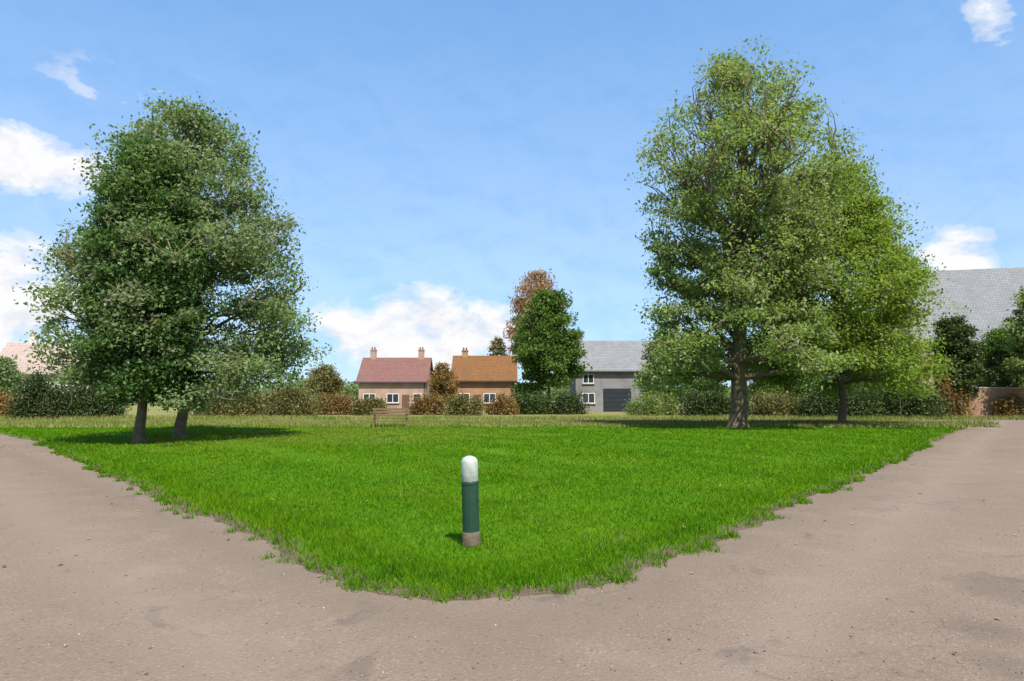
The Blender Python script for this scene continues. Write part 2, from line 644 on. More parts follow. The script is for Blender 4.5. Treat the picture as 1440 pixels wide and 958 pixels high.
# roads: one sheet round the green, the lawn lies on it
m, t, b = mat("road")
co = t.new("ShaderNodeTexCoord").outputs["Object"]
big = t.noise(co, 0.22, 4, 0.6)
mid = t.noise(co, 1.3, 5, 0.6, 0.4)
fine = t.noise(co, 38, 6, 0.75)
col = t.ramp(fine, [(0.28, (0.158, 0.115, 0.083)), (0.5, (0.193, 0.141, 0.102)), (0.74, (0.228, 0.17, 0.126))])
col = t.mix(t.ramp(big, [(0.38, 0.0), (0.66, 0.4)]), col, (0.15, 0.113, 0.085))
col = t.mix(t.ramp(mid, [(0.5, 0.0), (0.8, 0.35)]), col, (0.28, 0.22, 0.17))
vo = t.new("ShaderNodeTexVoronoi")
vo.inputs["Scale"].default_value = 55
t.l.new(co, vo.inputs["Vector"])
sepc = t.new("ShaderNodeSeparateColor")
t.l.new(vo.outputs["Color"], sepc.inputs[0])
col = t.mix(t.math("MULTIPLY", t.math("GREATER_THAN", sepc.outputs[0], 0.94), 0.25), col, (0.33, 0.27, 0.22))
col = t.mix(t.math("MULTIPLY", t.math("LESS_THAN", sepc.outputs[0], 0.07), 0.25), col, (0.085, 0.062, 0.048))
sp = t.new("ShaderNodeSeparateXYZ")
t.l.new(co, sp.inputs[0])
nr = t.math("ADD", t.math("SUBTRACT", t.math("MULTIPLY", sp.outputs[0], 0.8), t.math("MULTIPLY", sp.outputs[1], 0.6)), 2.78)
nl = t.math("SUBTRACT", 3.05, t.math("ADD", t.math("MULTIPLY", sp.outputs[0], 0.73), t.math("MULTIPLY", sp.outputs[1], 0.68)))
dist = t.math("ADD", t.math("SMOOTH_MAX", nr, nl, 2.0), t.math("MULTIPLY", t.math("SUBTRACT", mid, 0.5), 0.7))
band = None
for c_ in (1.35, 3.1, 4.9):
    q = t.math("SUBTRACT", 1.0, t.math("DIVIDE", t.math("ABSOLUTE", t.math("SUBTRACT", dist, c_)), 0.55), clamp=True)
    band = q if band is None else t.math("MAXIMUM", band, q)
wear = t.math("MULTIPLY", band, t.ramp(big, [(0.3, 0.15), (0.7, 0.6)]))
col = t.mix(wear, col, (0.245, 0.185, 0.14))
grit = t.math("SUBTRACT", 1.0, t.math("DIVIDE", t.math("ABSOLUTE", t.math("SUBTRACT", dist, 0.1)), 0.5), clamp=True)
col = t.mix(t.math("MULTIPLY", grit, 0.5), col, (0.15, 0.115, 0.08))
st = t.noise(co, 0.75, 5, 0.7, 1.2)
col = t.mix(t.ramp(st, [(0.6, 0.0), (0.68, 0.5)]), col, (0.1, 0.08, 0.065))
for du, dv, ra in ((1385, 890, .33), (1428, 835, .5), (1420, 935, .28)):
    dx_, dy_ = gpt(du, dv)
    ax2 = t.math("DIVIDE", t.math("SUBTRACT", sp.outputs[0], dx_), ra)
    ay2 = t.math("DIVIDE", t.math("SUBTRACT", sp.outputs[1], dy_), ra * 1.3)
    q = t.math("SUBTRACT", t.math("ADD", 1.0, t.math("MULTIPLY", t.math("SUBTRACT", st, .5), 2.5)), t.math("ADD", t.math("MULTIPLY", ax2, ax2), t.math("MULTIPLY", ay2, ay2)))
    col = t.mix(t.ramp(q, [(-0.0, 0.0), (0.9, 0.38)]), col, (0.09, 0.068, 0.053))
vc = t.new("ShaderNodeTexVoronoi", feature="DISTANCE_TO_EDGE")
vc.inputs["Scale"].default_value = 0.55
wv = t.new("ShaderNodeVectorMath", operation="ADD")
nn_ = t.new("ShaderNodeTexNoise")
nn_.inputs["Scale"].default_value = 1.6
nn_.inputs["Detail"].default_value = 6
t.l.new(co, nn_.inputs["Vector"])
t.l.new(co, wv.inputs[0])
t.l.new(nn_.outputs["Color"], wv.inputs[1])
t.l.new(wv.outputs[0], vc.inputs["Vector"])
crack = t.math("MULTIPLY", t.math("LESS_THAN", vc.outputs["Distance"], 0.006), t.ramp(big, [(0.5, 0.0), (0.6, 0.4)]))
col = t.mix(crack, col, (0.06, 0.048, 0.04))
t.put(b.inputs["Base Color"], col)
b.inputs["Roughness"].default_value = 0.9
b.inputs["Specular IOR Level"].default_value = 0.15
bn = t.new("ShaderNodeBump")
bn.inputs["Strength"].default_value = 0.35
bn.inputs["Distance"].default_value = 0.01
t.put(bn.inputs["Height"], t.math("ADD", fine, t.math("MULTIPLY", vo.outputs["Distance"], 1.5)))
t.put(b.inputs["Normal"], bn.outputs[0])
M["road"] = m
out = resample([(-62, 43), (-54, 41), (-26, 17.5), (-12, 4.0), (-5.5, -5), (-5, -30), (5, -30), (6, -5), (9.5, 4.0), (27, 26), (40, 43), (70, 43), (70, 51.5), (-62, 51.5)], 1.5)
zz = [(x + 0.12 * math.sin(y * 1.3 + x), y + 0.12 * math.sin(x * 1.7), 0.004) for x, y in out]
MB().poly(zz, [tuple(range(len(zz)))]).done("road", m)["kind"] = "structure"

# grass blades on the green
def blades(n, ymin, ymax):
    """points in the lawn, with density falling with distance"""
    y = ymin * (ymax / ymin) ** RNG.uniform(size=n)
    x = RNG.uniform(-0.95, 0.95, size=n) * y * 0.95
    P = np.c_[x, y]
    return P[inside(P)]


P = blades(620000, 4.9, 44)
d = edge_dist(P)
keep = RNG.uniform(size=len(P)) < np.clip(0.12 + (d - 0.07 * np.sin(P[:, 0] * 5 + np.sin(P[:, 1] * 7)) ) / 0.4, 0.05, 1)
keep &= RNG.uniform(size=len(P)) > 0.72 * worn(P) * (0.6 + 0.4 * np.sin(P[:, 0] * 9) * np.sin(P[:, 1] * 8))
P, d = P[keep], d[keep]
ns = 420
sid = RNG.integers(0, len(fr), ns)
sid = sid[fr[sid][:, 1] < 24]
cen = fr[sid] - nrm[sid] * RNG.normal(0.0, 0.065, size=len(sid))[:, None] * 1.0
T = np.repeat(cen, 34, axis=0) + RNG.normal(size=(len(cen) * 34, 2)) * 0.045
P = np.concatenate([P, T])
d = np.concatenate([d, np.where(inside(T), edge_dist(T), 0)])
n = len(P)
Y = P[:, 1]
sc = np.clip(Y / 7, 1, 5)
patch = 0.5 + 0.5 * np.sin(P[:, 0] * 0.8 + 1.3 * np.sin(P[:, 1] * 0.6)) * np.sin(P[:, 1] * 1.1 + P[:, 0] * 0.3)
h = RNG.uniform(0.018, 0.045, size=n) * (1 + 0.5 * patch) * (1 + 0.12 * (sc - 1))
h *= 1 + 0.75 * np.clip((1.1 - d) / 0.5, 0, 1)
h *= 1 + 1.1 * np.exp(-((P[:, 0] - gpt(663, 776)[0]) ** 2 + (P[:, 1] - gpt(663, 776)[1]) ** 2) / 0.06)
w = 0.0045 * sc * RNG.uniform(0.7, 1.4, size=n)
a = RNG.uniform(0, 6.283, size=n)
la = RNG.uniform(0, 6.283, size=n)
ln = h * RNG.uniform(0.1, 1.0, size=n)
z = lawn_z(P, d) - 0.004
base = np.c_[P, z]
side = np.c_[np.cos(a), np.sin(a), np.zeros(n)] * w[:, None]
tip = base + np.c_[np.cos(la) * ln, np.sin(la) * ln, h]
V = np.stack([base - side, base + side, tip], 1).reshape(-1, 3)
m, t, b = mat("grass_blade")
rnd = t.new("ShaderNodeNewGeometry").outputs["Random Per Island"]
co = t.new("ShaderNodeTexCoord").outputs["Object"]
col = t.ramp(rnd, [(0.0, (0.05, 0.14, 0.001)), (0.6, (0.085, 0.22, 0.0015)), (0.94, (0.13, 0.27, 0.004)), (1.0, (0.26, 0.26, 0.06))])
n2 = t.noise(co, 0.35, 4, 0.6)
col = t.mix(t.math("MULTIPLY", t.ramp(n2, [(0.42, 0.0), (0.68, 1.0)]), 0.5), col, (0.15, 0.24, 0.004))
spx = t.new("ShaderNodeSeparateXYZ")
t.l.new(co, spx.inputs[0])
ex = t.math("DIVIDE", t.math("ADD", spx.outputs[0], 7.0), 9.0)
ey = t.math("DIVIDE", t.math("SUBTRACT", spx.outputs[1], 27.0), 8.5)
dry = t.math("SUBTRACT", 1.0, t.math("ADD", t.math("MULTIPLY", ex, ex), t.math("MULTIPLY", ey, ey)), clamp=True)
dry = t.math("MULTIPLY", dry, t.ramp(t.noise(co, 0.7, 5, .65), [(.3, .3), (.65, 1.0)]))
col = t.mix(dry, col, (0.2, 0.235, 0.025))
n3 = t.noise(co, 1.6, 4, 0.65)
col = t.mix(t.math("MULTIPLY", t.ramp(n3, [(0.54, 0.0), (0.66, 1.0)]), 0.6), col, (0.045, 0.12, 0.006))
n4 = t.noise(co, 0.9, 5, 0.7, 0.5)
col = t.mix(t.math("MULTIPLY", t.ramp(n4, [(0.6, 0.0), (0.7, 1.0)]), 0.45), col, (0.2, 0.22, 0.05))
t.put(b.inputs["Base Color"], col)
b.inputs["Roughness"].default_value = 0.7
b.inputs["Specular IOR Level"].default_value = 0.08
tr = t.new("ShaderNodeBsdfTranslucent")
t.put(tr.inputs["Color"], col)
mx = t.new("ShaderNodeMixShader")
mx.inputs[0].default_value = 0.35
t.l.new(b.outputs[0], mx.inputs[1])
t.l.new(tr.outputs[0], mx.inputs[2])
t.l.new(mx.outputs[0], m.node_tree.nodes["Material Output"].inputs[0])
struct("grass", np_mesh("grass", V, np.arange(n * 3).reshape(-1, 3), 3), m, "stuff")
def long_grass(name, n, x0, x1, y0, y1, h0, h1, zb):
    P = np.c_[RNG.uniform(x0, x1, n), RNG.uniform(y0, y1, n)]
    k = np.sin(P[:, 0] * .9) * np.sin(P[:, 0] * .37 + P[:, 1]) + .4 * np.sin(P[:, 0] * 2.7)
    P = P[RNG.uniform(size=n) < np.clip(.75 + .5 * k, .15, 1)]
    n = len(P)
    h = RNG.uniform(h0, h1, n)
    a, la = RNG.uniform(0, 6.283, n), RNG.uniform(0, 6.283, n)
    base = np.c_[P, np.full(n, zb)]
    sd_ = np.c_[np.cos(a), np.sin(a), np.zeros(n)] * RNG.uniform(.012, .025, n)[:, None]
    ln = h * RNG.uniform(.1, .7, n)
    tp = base + np.c_[np.cos(la) * ln, np.sin(la) * ln, h]
    V = np.stack([base - sd_, base + sd_, tp], 1).reshape(-1, 3)
    return struct(name, np_mesh(name, V, np.arange(n * 3).reshape(-1, 3), 3), M["long_grass"], "stuff")


m, t, b = mat("long_grass")
rnd = t.new("ShaderNodeNewGeometry").outputs["Random Per Island"]
co = t.new("ShaderNodeTexCoord").outputs["Object"]
col = t.ramp(rnd, [(0, (.1, .14, .02)), (.5, (.2, .21, .05)), (1, (.34, .27, .12))])
t.put(b.inputs["Base Color"], t.mix(t.ramp(t.noise(co, .25, 4), [(.4, 0.0), (.65, .7)]), col, (.1, .17, .012)))
b.inputs["Roughness"].default_value = 0.8
b.inputs["Specular IOR Level"].default_value = 0.1
M["long_grass"] = m
long_grass("long_grass", 120000, -38, 24, 33.5, 41.5, .07, .2, .17)
long_grass("long_grass", 50000, -41, 29, 40.8, 43.1, .1, .32, .04)
long_grass("verge_grass", 60000, -60, 60, 50.3, 55, .12, .4, -.01)
print("blades", n)

# loose stones on the road and fallen leaves
n = 5200
yy = 2.2 * (26 / 2.2) ** RNG.uniform(size=n)
P = np.c_[RNG.uniform(-0.8, 0.8, size=n) * yy, yy]
near = BND[RNG.integers(0, len(fr), 5200)] + RNG.normal(size=(5200, 2)) * np.array([.22, .22])
P = np.concatenate([P[~inside(P)], near[(near[:, 1] < 28)]])
n = len(P)
r = RNG.uniform(0.003, 0.0095, n) * np.where(RNG.uniform(size=n) < .06, 1.9, 1)
oct_ = np.array([(1, 0, 0), (0, 1, 0), (-1, 0, 0), (0, -1, 0), (0, 0, .8), (0, 0, -.6)], float)
V = (oct_[None] * RNG.uniform(.6, 1.25, size=(n, 6, 1))) * r[:, None, None]
an = RNG.uniform(0, 6.28, n)
V = np.stack([V[..., 0] * np.cos(an)[:, None] - V[..., 1] * np.sin(an)[:, None], V[..., 0] * np.sin(an)[:, None] + V[..., 1] * np.cos(an)[:, None], V[..., 2]], -1)
V += np.c_[P, np.full(n, 0.006) + np.where(inside(P), .012, 0)][:, None, :]
tri = np.array([(0, 1, 4), (1, 2, 4), (2, 3, 4), (3, 0, 4), (1, 0, 5), (2, 1, 5), (3, 2, 5), (0, 3, 5)])
m, t, b = mat("loose_stone")
rnd = t.new("ShaderNodeNewGeometry").outputs["Random Per Island"]
t.put(b.inputs["Base Color"], t.ramp(rnd, [(0, (.1, .08, .06)), (.5, (.22, .175, .135)), (1, (.36, .3, .25))]))
struct("gravel", np_mesh("gravel", V.reshape(-1, 3), (tri[None] + np.arange(n)[:, None, None] * 6).reshape(-1, 3), 3), m, "stuff")
n = 2600
P = np.concatenate([np.array([-12.5, 24.5]) + RNG.normal(size=(n // 2, 2)) * np.array([5, 4]), np.array([13, 33]) + RNG.normal(size=(n // 4, 2)) * np.array([7, 4]),
                    np.c_[RNG.uniform(-8, 8, 190), RNG.uniform(3, 18, 190)]])
ins = inside(P)
d = edge_dist(P)
C3 = np.c_[P, np.where(ins, lawn_z(P, d) + .035, .012)]
m, t, b = mat("fallen_leaf")
rnd = t.new("ShaderNodeNewGeometry").outputs["Random Per Island"]
t.put(b.inputs["Base Color"], t.ramp(rnd, [(0, (.1, .05, .02)), (.5, (.25, .14, .04)), (1, (.36, .27, .07))]))
struct("fallen_leaves", leaves_mesh("fallen_leaves", C3, .048, 3.0, .6), m, "stuff")

# ------------------------------------------------------------------ the marker post
M["green_paint"] = rough_mat("green_paint", (0.012, 0.042, 0.024), (0.022, 0.062, 0.036), 9, 0.5, 0.15, (0.06, 0.075, 0.045), 0.35)
M["pale_paint"] = rough_mat("pale_paint", (0.33, 0.36, 0.31), (0.46, 0.48, 0.43), 14, 0.55, 0.15, (0.2, 0.23, 0.17))
M["post_base"] = rough_mat("post_base", (0.09, 0.07, 0.045), (0.17, 0.13, 0.085), 14, 0.9, 0.5)
x0, y0 = gpt(663, 776)
zp = float(lawn_z(np.array([[x0, y0]]), edge_dist(np.array([[x0, y0]])))[0])
post = thing("bollard", "dark green round bollard with a pale top standing alone near the tip of the lawn", "bollard", (x0, y0, zp - 0.02))
MB().lathe([(0.088, 0.0), (0.09, 0.05), (0.086, 0.16), (0.08, 0.175)]).done("base", M["post_base"], post, True)
MB().lathe([(0.08, 0.17), (0.08, 0.66), (0.083, 0.665), (0.083, 0.69), (0.08, 0.695)]).done("shaft", M["green_paint"], post)
post.scale = (1.1, 1.1, 1.0)
post.rotation_euler = (R(1.2), R(-1.6), 0)
MB().lathe([(0.079, 0.694), (0.081, 0.7), (0.081, 0.885), (0.076, 0.915), (0.06, 0.94), (0.03, 0.955), (0.008, 0.96)]).done("cap", M["pale_paint"], post, True)

# ------------------------------------------------------------------ main trees
YB, YA = 25.0, 23.2
tree("broadleaf_tree", "tall grey green tree behind the dark one on the left side of the lawn", (px(255, YB), YB, 0.15), 12.5,
     [(1.1, 4.4), (4.0, 4.65), (6.5, 4.5), (8.6, 3.6), (10.4, 2.6), (11.8, 1.5), (12.5, 0.7)], 72, 86000, 0.135, M["leaf_mid"], M["bark_pale"], r0=0.19,
     lean=(-0.7, 0), clump=0.62, hole=0.4, sub=8, bole=1.5)
tree("broadleaf_tree", "dark green tree with low branches standing leftmost on the lawn", (px(198, YA), YA, 0.15), 10.3,
     [(1.2, 1.85), (4, 2.05), (6.4, 2.05), (8.2, 1.55), (9.5, 1.0), (10.3, 0.4)], 56, 80000, 0.13, M["leaf_dark"], M["bark"], r0=0.16, clump=0.52, hole=0.2, sub=7, bole=1.4)
YC, YD = 33.0, 36.5
tree("broadleaf_tree", "tallest tree with sparse open top on the right side of the lawn", (px(1037, YC), YC, 0.15), 18.4,
     [(2.0, 4.9), (5.0, 4.6), (9.0, 4.7), (12.5, 5.5), (15.0, 4.7), (17.0, 3.1), (18.6, 1.1)], 90, 88000, 0.165, M["leaf_green"], M["bark"], r0=0.42,
     lean=(1.2, 0), clump=0.7, hole=0.5, sub=8, elev=(0.25, 1.1), bole=2.4)
tree("broadleaf_tree", "broad bright green tree to the right of the tallest tree", (px(1183, YD), YD, 0.12), 14.3,
     [(1.8, 4.8), (4.5, 5.15), (7.0, 5.0), (9.8, 4.0), (12.4, 2.7), (14.2, 1.4), (15.2, 0.6)], 74, 98000, 0.165, M["leaf_bright"], M["bark"], r0=0.2,
     lean=(-0.3, 0), clump=0.72, hole=0.15, sub=8, bole=2.2)

# ------------------------------------------------------------------ houses
M["brick_pink"] = brick_mat("brick_pink", (0.36, 0.2, 0.14), (0.42, 0.25, 0.17), (0.4, 0.34, 0.28))
M["brick_orange"] = brick_mat("brick_orange", (0.33, 0.15, 0.06), (0.4, 0.2, 0.09), (0.36, 0.28, 0.2))
M["render_grey"] = rough_mat("render_grey", (0.19, 0.18, 0.18), (0.26, 0.25, 0.245), 1.5, 0.9, 0.2, (0.15, 0.145, 0.145))
M["render_pale"] = rough_mat("render_pale", (0.5, 0.45, 0.38), (0.62, 0.57, 0.5), 1.5, 0.9, 0.2)
M["tile_red"] = tile_mat("tile_red", (0.17, 0.075, 0.06), (0.22, 0.1, 0.08), (0.13, 0.085, 0.07))
M["tile_brown"] = tile_mat("tile_brown", (0.17, 0.072, 0.02), (0.21, 0.095, 0.028), (0.11, 0.06, 0.024))
M["slate"] = tile_mat("slate", (0.19, 0.192, 0.195), (0.235, 0.238, 0.24), (0.14, 0.143, 0.14))
M["tile_pink"] = tile_mat("tile_pink", (0.36, 0.27, 0.22), (0.42, 0.32, 0.27), (0.25, 0.2, 0.16))
M["white_frame"] = rough_mat("white_frame", (0.68, 0.68, 0.66), (0.78, 0.78, 0.76), 3, 0.5)
M["dark_door"] = rough_mat("dark_door", (0.018, 0.022, 0.028), (0.03, 0.036, 0.044), 3, 0.5)
M["brown_door"] = rough_mat("brown_door", (0.1, 0.05, 0.03), (0.16, 0.09, 0.05), 5, 0.6)
M["stone"] = rough_mat("stone", (0.3, 0.28, 0.24), (0.42, 0.39, 0.34), 3, 0.9)
m, t, b = mat("glass")
b.inputs["Base Color"].default_value = (0.03, 0.035, 0.04, 1)
b.inputs["Roughness"].default_value = 0.08
b.inputs["Specular IOR Level"].default_value = 0.8
M["glass"] = m


def house(name, label, loc, rz, w, d, eaves, ridge, wallm, roofm, wins=(), doors=(), chimneys=(), garage=(), axis="x", over=0.35):
    """front faces local -y; ridge along x (axis x) or along y (gable to the front)"""
    root = thing(name, label, "house", loc, rz)
    W, D = w / 2, d / 2
    if axis == "x":
        pts = [(-W, -D, -.2), (W, -D, -.2), (W, D, -.2), (-W, D, -.2), (-W, -D, eaves), (W, -D, eaves), (W, D, eaves), (-W, D, eaves), (-W, 0, ridge), (W, 0, ridge)]
        fs = [(0, 1, 5, 4), (2, 3, 7, 6), (1, 2, 6, 9, 5), (3, 0, 4, 8, 7)]
    else:
        pts = [(-W, -D, -.2), (W, -D, -.2), (W, D, -.2), (-W, D, -.2), (-W, -D, eaves), (W, -D, eaves), (W, D, eaves), (-W, D, eaves), (0, -D, ridge), (0, D, ridge)]
        fs = [(1, 2, 6, 5), (3, 0, 4, 7), (0, 1, 5, 8, 4), (2, 3, 7, 9, 6)]
    MB().poly(pts, fs).done("wall", wallm, root)
    half = D if axis == "x" else W
    run = W if axis == "x" else D
    sl = (ridge - eaves) / half
    th = 0.16
    rb = MB()
    for s in (-1, 1):
        a = [(0, ridge + 0.02), (s * (half + over), eaves - over * sl + 0.02)]
        q = []
        for e in (-run - over, run + over):
            for (hh, zz_) in (a[0], a[1], (a[1][0], a[1][1] + th), (a[0][0], a[0][1] + th)):
                q.append((e, hh, zz_) if axis == "x" else (hh, e, zz_))
        rb.poly(q, [(0, 1, 2, 3), (7, 6, 5, 4), (1, 5, 6, 2), (3, 2, 6, 7), (0, 4, 5, 1)])
    roof = rb.done("roof", roofm, root)
    if axis == "x":
        gy, gz = -(half + over) - .05, eaves - over * sl + .02
        MB().box((0, gy, gz), (w + 2 * over, .1, .09)).done("gutter", M["dark_door"], roof)
        MB().box((W - .15, -D - .05, gz / 2), (.08, .07, gz)).done("downpipe", M["dark_door"], root)
    for cx, cy, ch in chimneys:
        c = MB().box((cx, cy, ridge + ch / 2 - 0.6), (0.75, 0.6, ch + 1.2)).box((cx, cy, ridge + ch), (0.87, 0.72, 0.14)).done("chimney", wallm, roof)
        for k in (-0.18, 0.18):
            MB().lathe([(0.1, 0), (0.12, 0.06), (0.09, 0.3), (0.11, 0.34)], (cx + k, cy, ridge + ch + 0.07), 10).done("chimney_pot", M["tile_red"], c)
    for wx, wz, ww, wh in wins:
        fb = MB()
        y = -D
        ft = 0.07
        fb.box((wx, y - .02, wz + wh / 2 - ft / 2), (ww, .07, ft)).box((wx, y - .02, wz - wh / 2 + ft / 2), (ww, .07, ft))
        for k in ((-1, 1) if ww < 1.3 else (-1, 0, 1)):
            fb.box((wx + k * (ww / 2 - ft / 2), y - .02, wz), (ft, .066, wh - 2 * ft))
        wo = fb.done("window", M["white_frame"], root)
        MB().box((wx, y - .004, wz), (ww - .02, .03, wh - .02)).done("pane", M["glass"], wo)
        MB().box((wx, y - .05, wz - wh / 2 - .05), (ww + .2, .2, .09)).done("sill", M["stone"], wo)
    for dx, dw, dh in doors:
        do = MB().box((dx, -D - .015, dh / 2), (dw, .06, dh)).done("door", M["brown_door"], root)
        MB().box((dx + dw * .38, -D - .06, dh * .5), (.04, .05, .16)).done("handle", M["stone"], do)
    for dx, dw, dh in garage:
        gb = MB()
        for k in range(5):
            gb.box((dx, -D - .02, dh * (k + .5) / 5), (dw, .07, dh / 5 - .02), .01)
        gb.done("garage_door", M["dark_door"], root)
    return root


YH = 90
house("house", "red tiled brick house with two chimneys beyond the bench", (px(558, YH + 4), YH + 4, 0), 0, 8.8, 7.5, 3.9, 7.0, M["brick_pink"], M["tile_red"],
      [(-3.0, 1.6, 1.6, 1.2), (0.1, 1.6, 1.6, 1.2), (3.3, 1.6, 1.1, 1.2)], [(1.8, 0.95, 2.05)], [(-3.3, 0, 1.2), (3.3, 0, 1.2)])
house("house", "orange brick house with brown tiled roof just left of the dark tree", (px(682, YH - 2), YH - 2, 0), 0, 7.6, 7, 3.9, 6.9, M["brick_orange"], M["tile_brown"],
      [(-2.5, 1.6, 1.5, 1.2), (0.7, 1.6, 1.5, 1.2)], [(-0.8, 0.95, 2.05)], [(-2.6, 0, 0.8)])
house("house", "grey house with slate roof and dark garage door between the trees", (px(861, YH - 5), YH - 5, 0), 0, 9.8, 8, 5.0, 8.6, M["render_grey"], M["slate"],
      [(-3.4, 3.9, 1.3, 1.1), (3.2, 3.9, 1.3, 1.1), (-3.4, 1.6, 1.5, 1.2)], [(3.4, 0.95, 2.05)], [(-4.0, 0, 0.9)], [(0, 3.3, 2.75)])
house("house", "pinkish roofed house mostly hidden behind the leftmost trees", (px(66, 82), 84, 0), R(12), 11, 8, 4.6, 8.2, M["render_pale"], M["tile_pink"],
      [(-3, 3.6, 1.3, 1.1), (3, 3.6, 1.3, 1.1), (-3, 1.4, 1.6, 1.2), (2.4, 1.4, 1.6, 1.2)], [(0, .95, 2.05)], [(-3, 0, 1.1)])
YR = 66
house("house", "large house with a tall grey slate roof at the right end of the road", (px(1434, YR) + 1, YR + 5, 0), R(-14), 17.4, 11, 7.4, 15.0, M["brick_pink"], M["slate"],
      [(-6, 5.6, 1.4, 1.3), (-2, 5.6, 1.4, 1.3), (3, 5.6, 1.4, 1.3), (-5, 2, 1.8, 1.4), (3, 2, 1.8, 1.4)], [(-1, 1.0, 2.1)], [(5.5, 0, 1.2)])

# ------------------------------------------------------------------ background planting
def bg_tree(label, u, v_top, Y, half_px, leaf, n_leaf, group="trees among the houses", v_bot=545, shape="round", name="broadleaf_tree", bark=None, r0=0.18, ls=0.3, hole=.15):
    H = hz(v_top, Y)
    Rm = half_px / F * Y
    zb = max(0.8, hz(v_bot, Y))
    if shape == "round":
        prof = [(zb, Rm * .8), (zb + (H - zb) * .35, Rm), (zb + (H - zb) * .65, Rm * .85), (zb + (H - zb) * .88, Rm * .5), (H, Rm * .15)]
    else:
        prof = [(zb, Rm), (zb + (H - zb) * .4, Rm * .85), (zb + (H - zb) * .75, Rm * .5), (H, Rm * .1)]
    return tree(name, label, (px(u, Y), Y, 0), H, prof, 34, n_leaf, ls, leaf, bark or M["bark"], group, r0=r0, clump=Rm * .2 + .15, hole=hole, sub=4)


bg_tree("dense dark green tree in front of the copper leaved one", 772, 412, 76, 50, M["leaf_yew"], 46000, v_bot=550, ls=.28)
bg_tree("copper brown tree rising behind the dense dark green tree", 757, 382, 92, 44, M["leaf_copper"], 24000, v_bot=505, ls=.3, hole=.3)
bg_tree("rust coloured small tree between the two brick houses", 622, 512, 80, 20, M["leaf_rust"], 9000, v_bot=560, ls=.22)
bg_tree("olive tree showing above the roof of the orange brick house", 700, 474, 94, 18, M["leaf_olive"], 9000, v_bot=555, ls=.22)
bg_tree("brown olive tree right beside the left tree crown in the gap", 455, 516, 72, 28, M["leaf_olive"], 9000, v_bot=555, ls=.22)
bg_tree("dark tree in front of the large slate roofed house", 1348, 446, 57, 32, M["leaf_hedge"], 26000, v_bot=560, ls=.22)
bg_tree("green tree at the right end of the garden wall", 1466, 400, 55, 42, M["leaf_green"], 24000, v_bot=540, ls=.22)
bg_tree("small dark green tree behind the brick wall left of its right end", 1412, 464, 60, 40, M["leaf_yew"], 16000, v_bot=560, ls=.2)
bg_tree("mid green tree in the gap right of the grey house", 935, 468, 72, 36, M["leaf_green"], 16000, v_bot=560, ls=.24)
bg_tree("dark round tree seen under the tallest tree's crown left of its trunk", 985, 470, 66, 40, M["leaf_yew"], 16000, v_bot=558, ls=.24)
bg_tree("dark round tree seen right of the tallest tree's trunk", 1085, 462, 68, 46, M["leaf_yew"], 18000, v_bot=558, ls=.24)
bg_tree("deep green tree behind the broad bright tree", 1225, 462, 64, 60, M["leaf_yew"], 20000, v_bot=558, ls=.24)
bg_tree("pale green tree at the far left behind the road", 2, 505, 62, 30, M["leaf_mid"], 10000, v_bot=560, ls=.22)

G2 = "shrubs along the far side of the cross road"
spots = [
    ("dark hedge plant beside the left tree", "leaf_hedge", 60, 512, 52, 46, 0),
    ("dark hedge plant behind the trunk of the dark left tree", "leaf_hedge", 130, 520, 54, 50, 0),
    ("olive shrub behind the left trees, right one", "leaf_olive", 310, 535, 58, 60, 0),
    ("olive shrub at the right edge of the left tree crown", "leaf_olive", 410, 540, 58, 50, 0),
    ("brown shrub at the far left road end", "leaf_rust", 8, 548, 55, 50, 0),
    ("tawny shrub left of the red tiled house", "leaf_rust", 470, 548, 66, 34, 0),
    ("low olive shrub in front of the red tiled house", "leaf_olive", 520, 556, 64, 26, 0),
    ("russet shrub at the right corner of the red tiled house", "leaf_rust", 604, 548, 66, 28, 0),
    ("olive shrub in front of the orange brick house", "leaf_olive", 650, 550, 64, 30, 0),
    ("rusty brown shrub beside the dark tree's foot", "leaf_rust", 705, 552, 66, 24, 0),
    ("dark evergreen shrub under the dense dark tree, left one", "leaf_hedge", 740, 548, 68, 34, 0),
    ("dark evergreen shrub under the dense dark tree, right one", "leaf_hedge", 795, 546, 68, 34, 0),
    ("green shrub by the right corner of the grey house", "leaf_green", 918, 546, 64, 36, 0),
    ("dark shrub behind the trunk of the tallest tree", "leaf_hedge", 1010, 540, 56, 60, 0),
    ("olive shrub right of the tallest tree's trunk", "leaf_olive", 1095, 545, 56, 46, 0),
    ("dark shrub under the broad bright tree", "leaf_hedge", 1180, 528, 54, 64, 0),
    ("dark shrub at the left end of the brick garden wall", "leaf_hedge", 1280, 524, 54, 60, 0),
]
for lb, lf, u, v, Y, hp, _ in spots:
    Hh = hz(v, Y)
    bush("shrub", lb, (px(u, Y), Y, 0), (2 * hp / F * Y, 2.2, Hh), int(3500 + 45 * hp * Hh), .17, M[lf], G2)

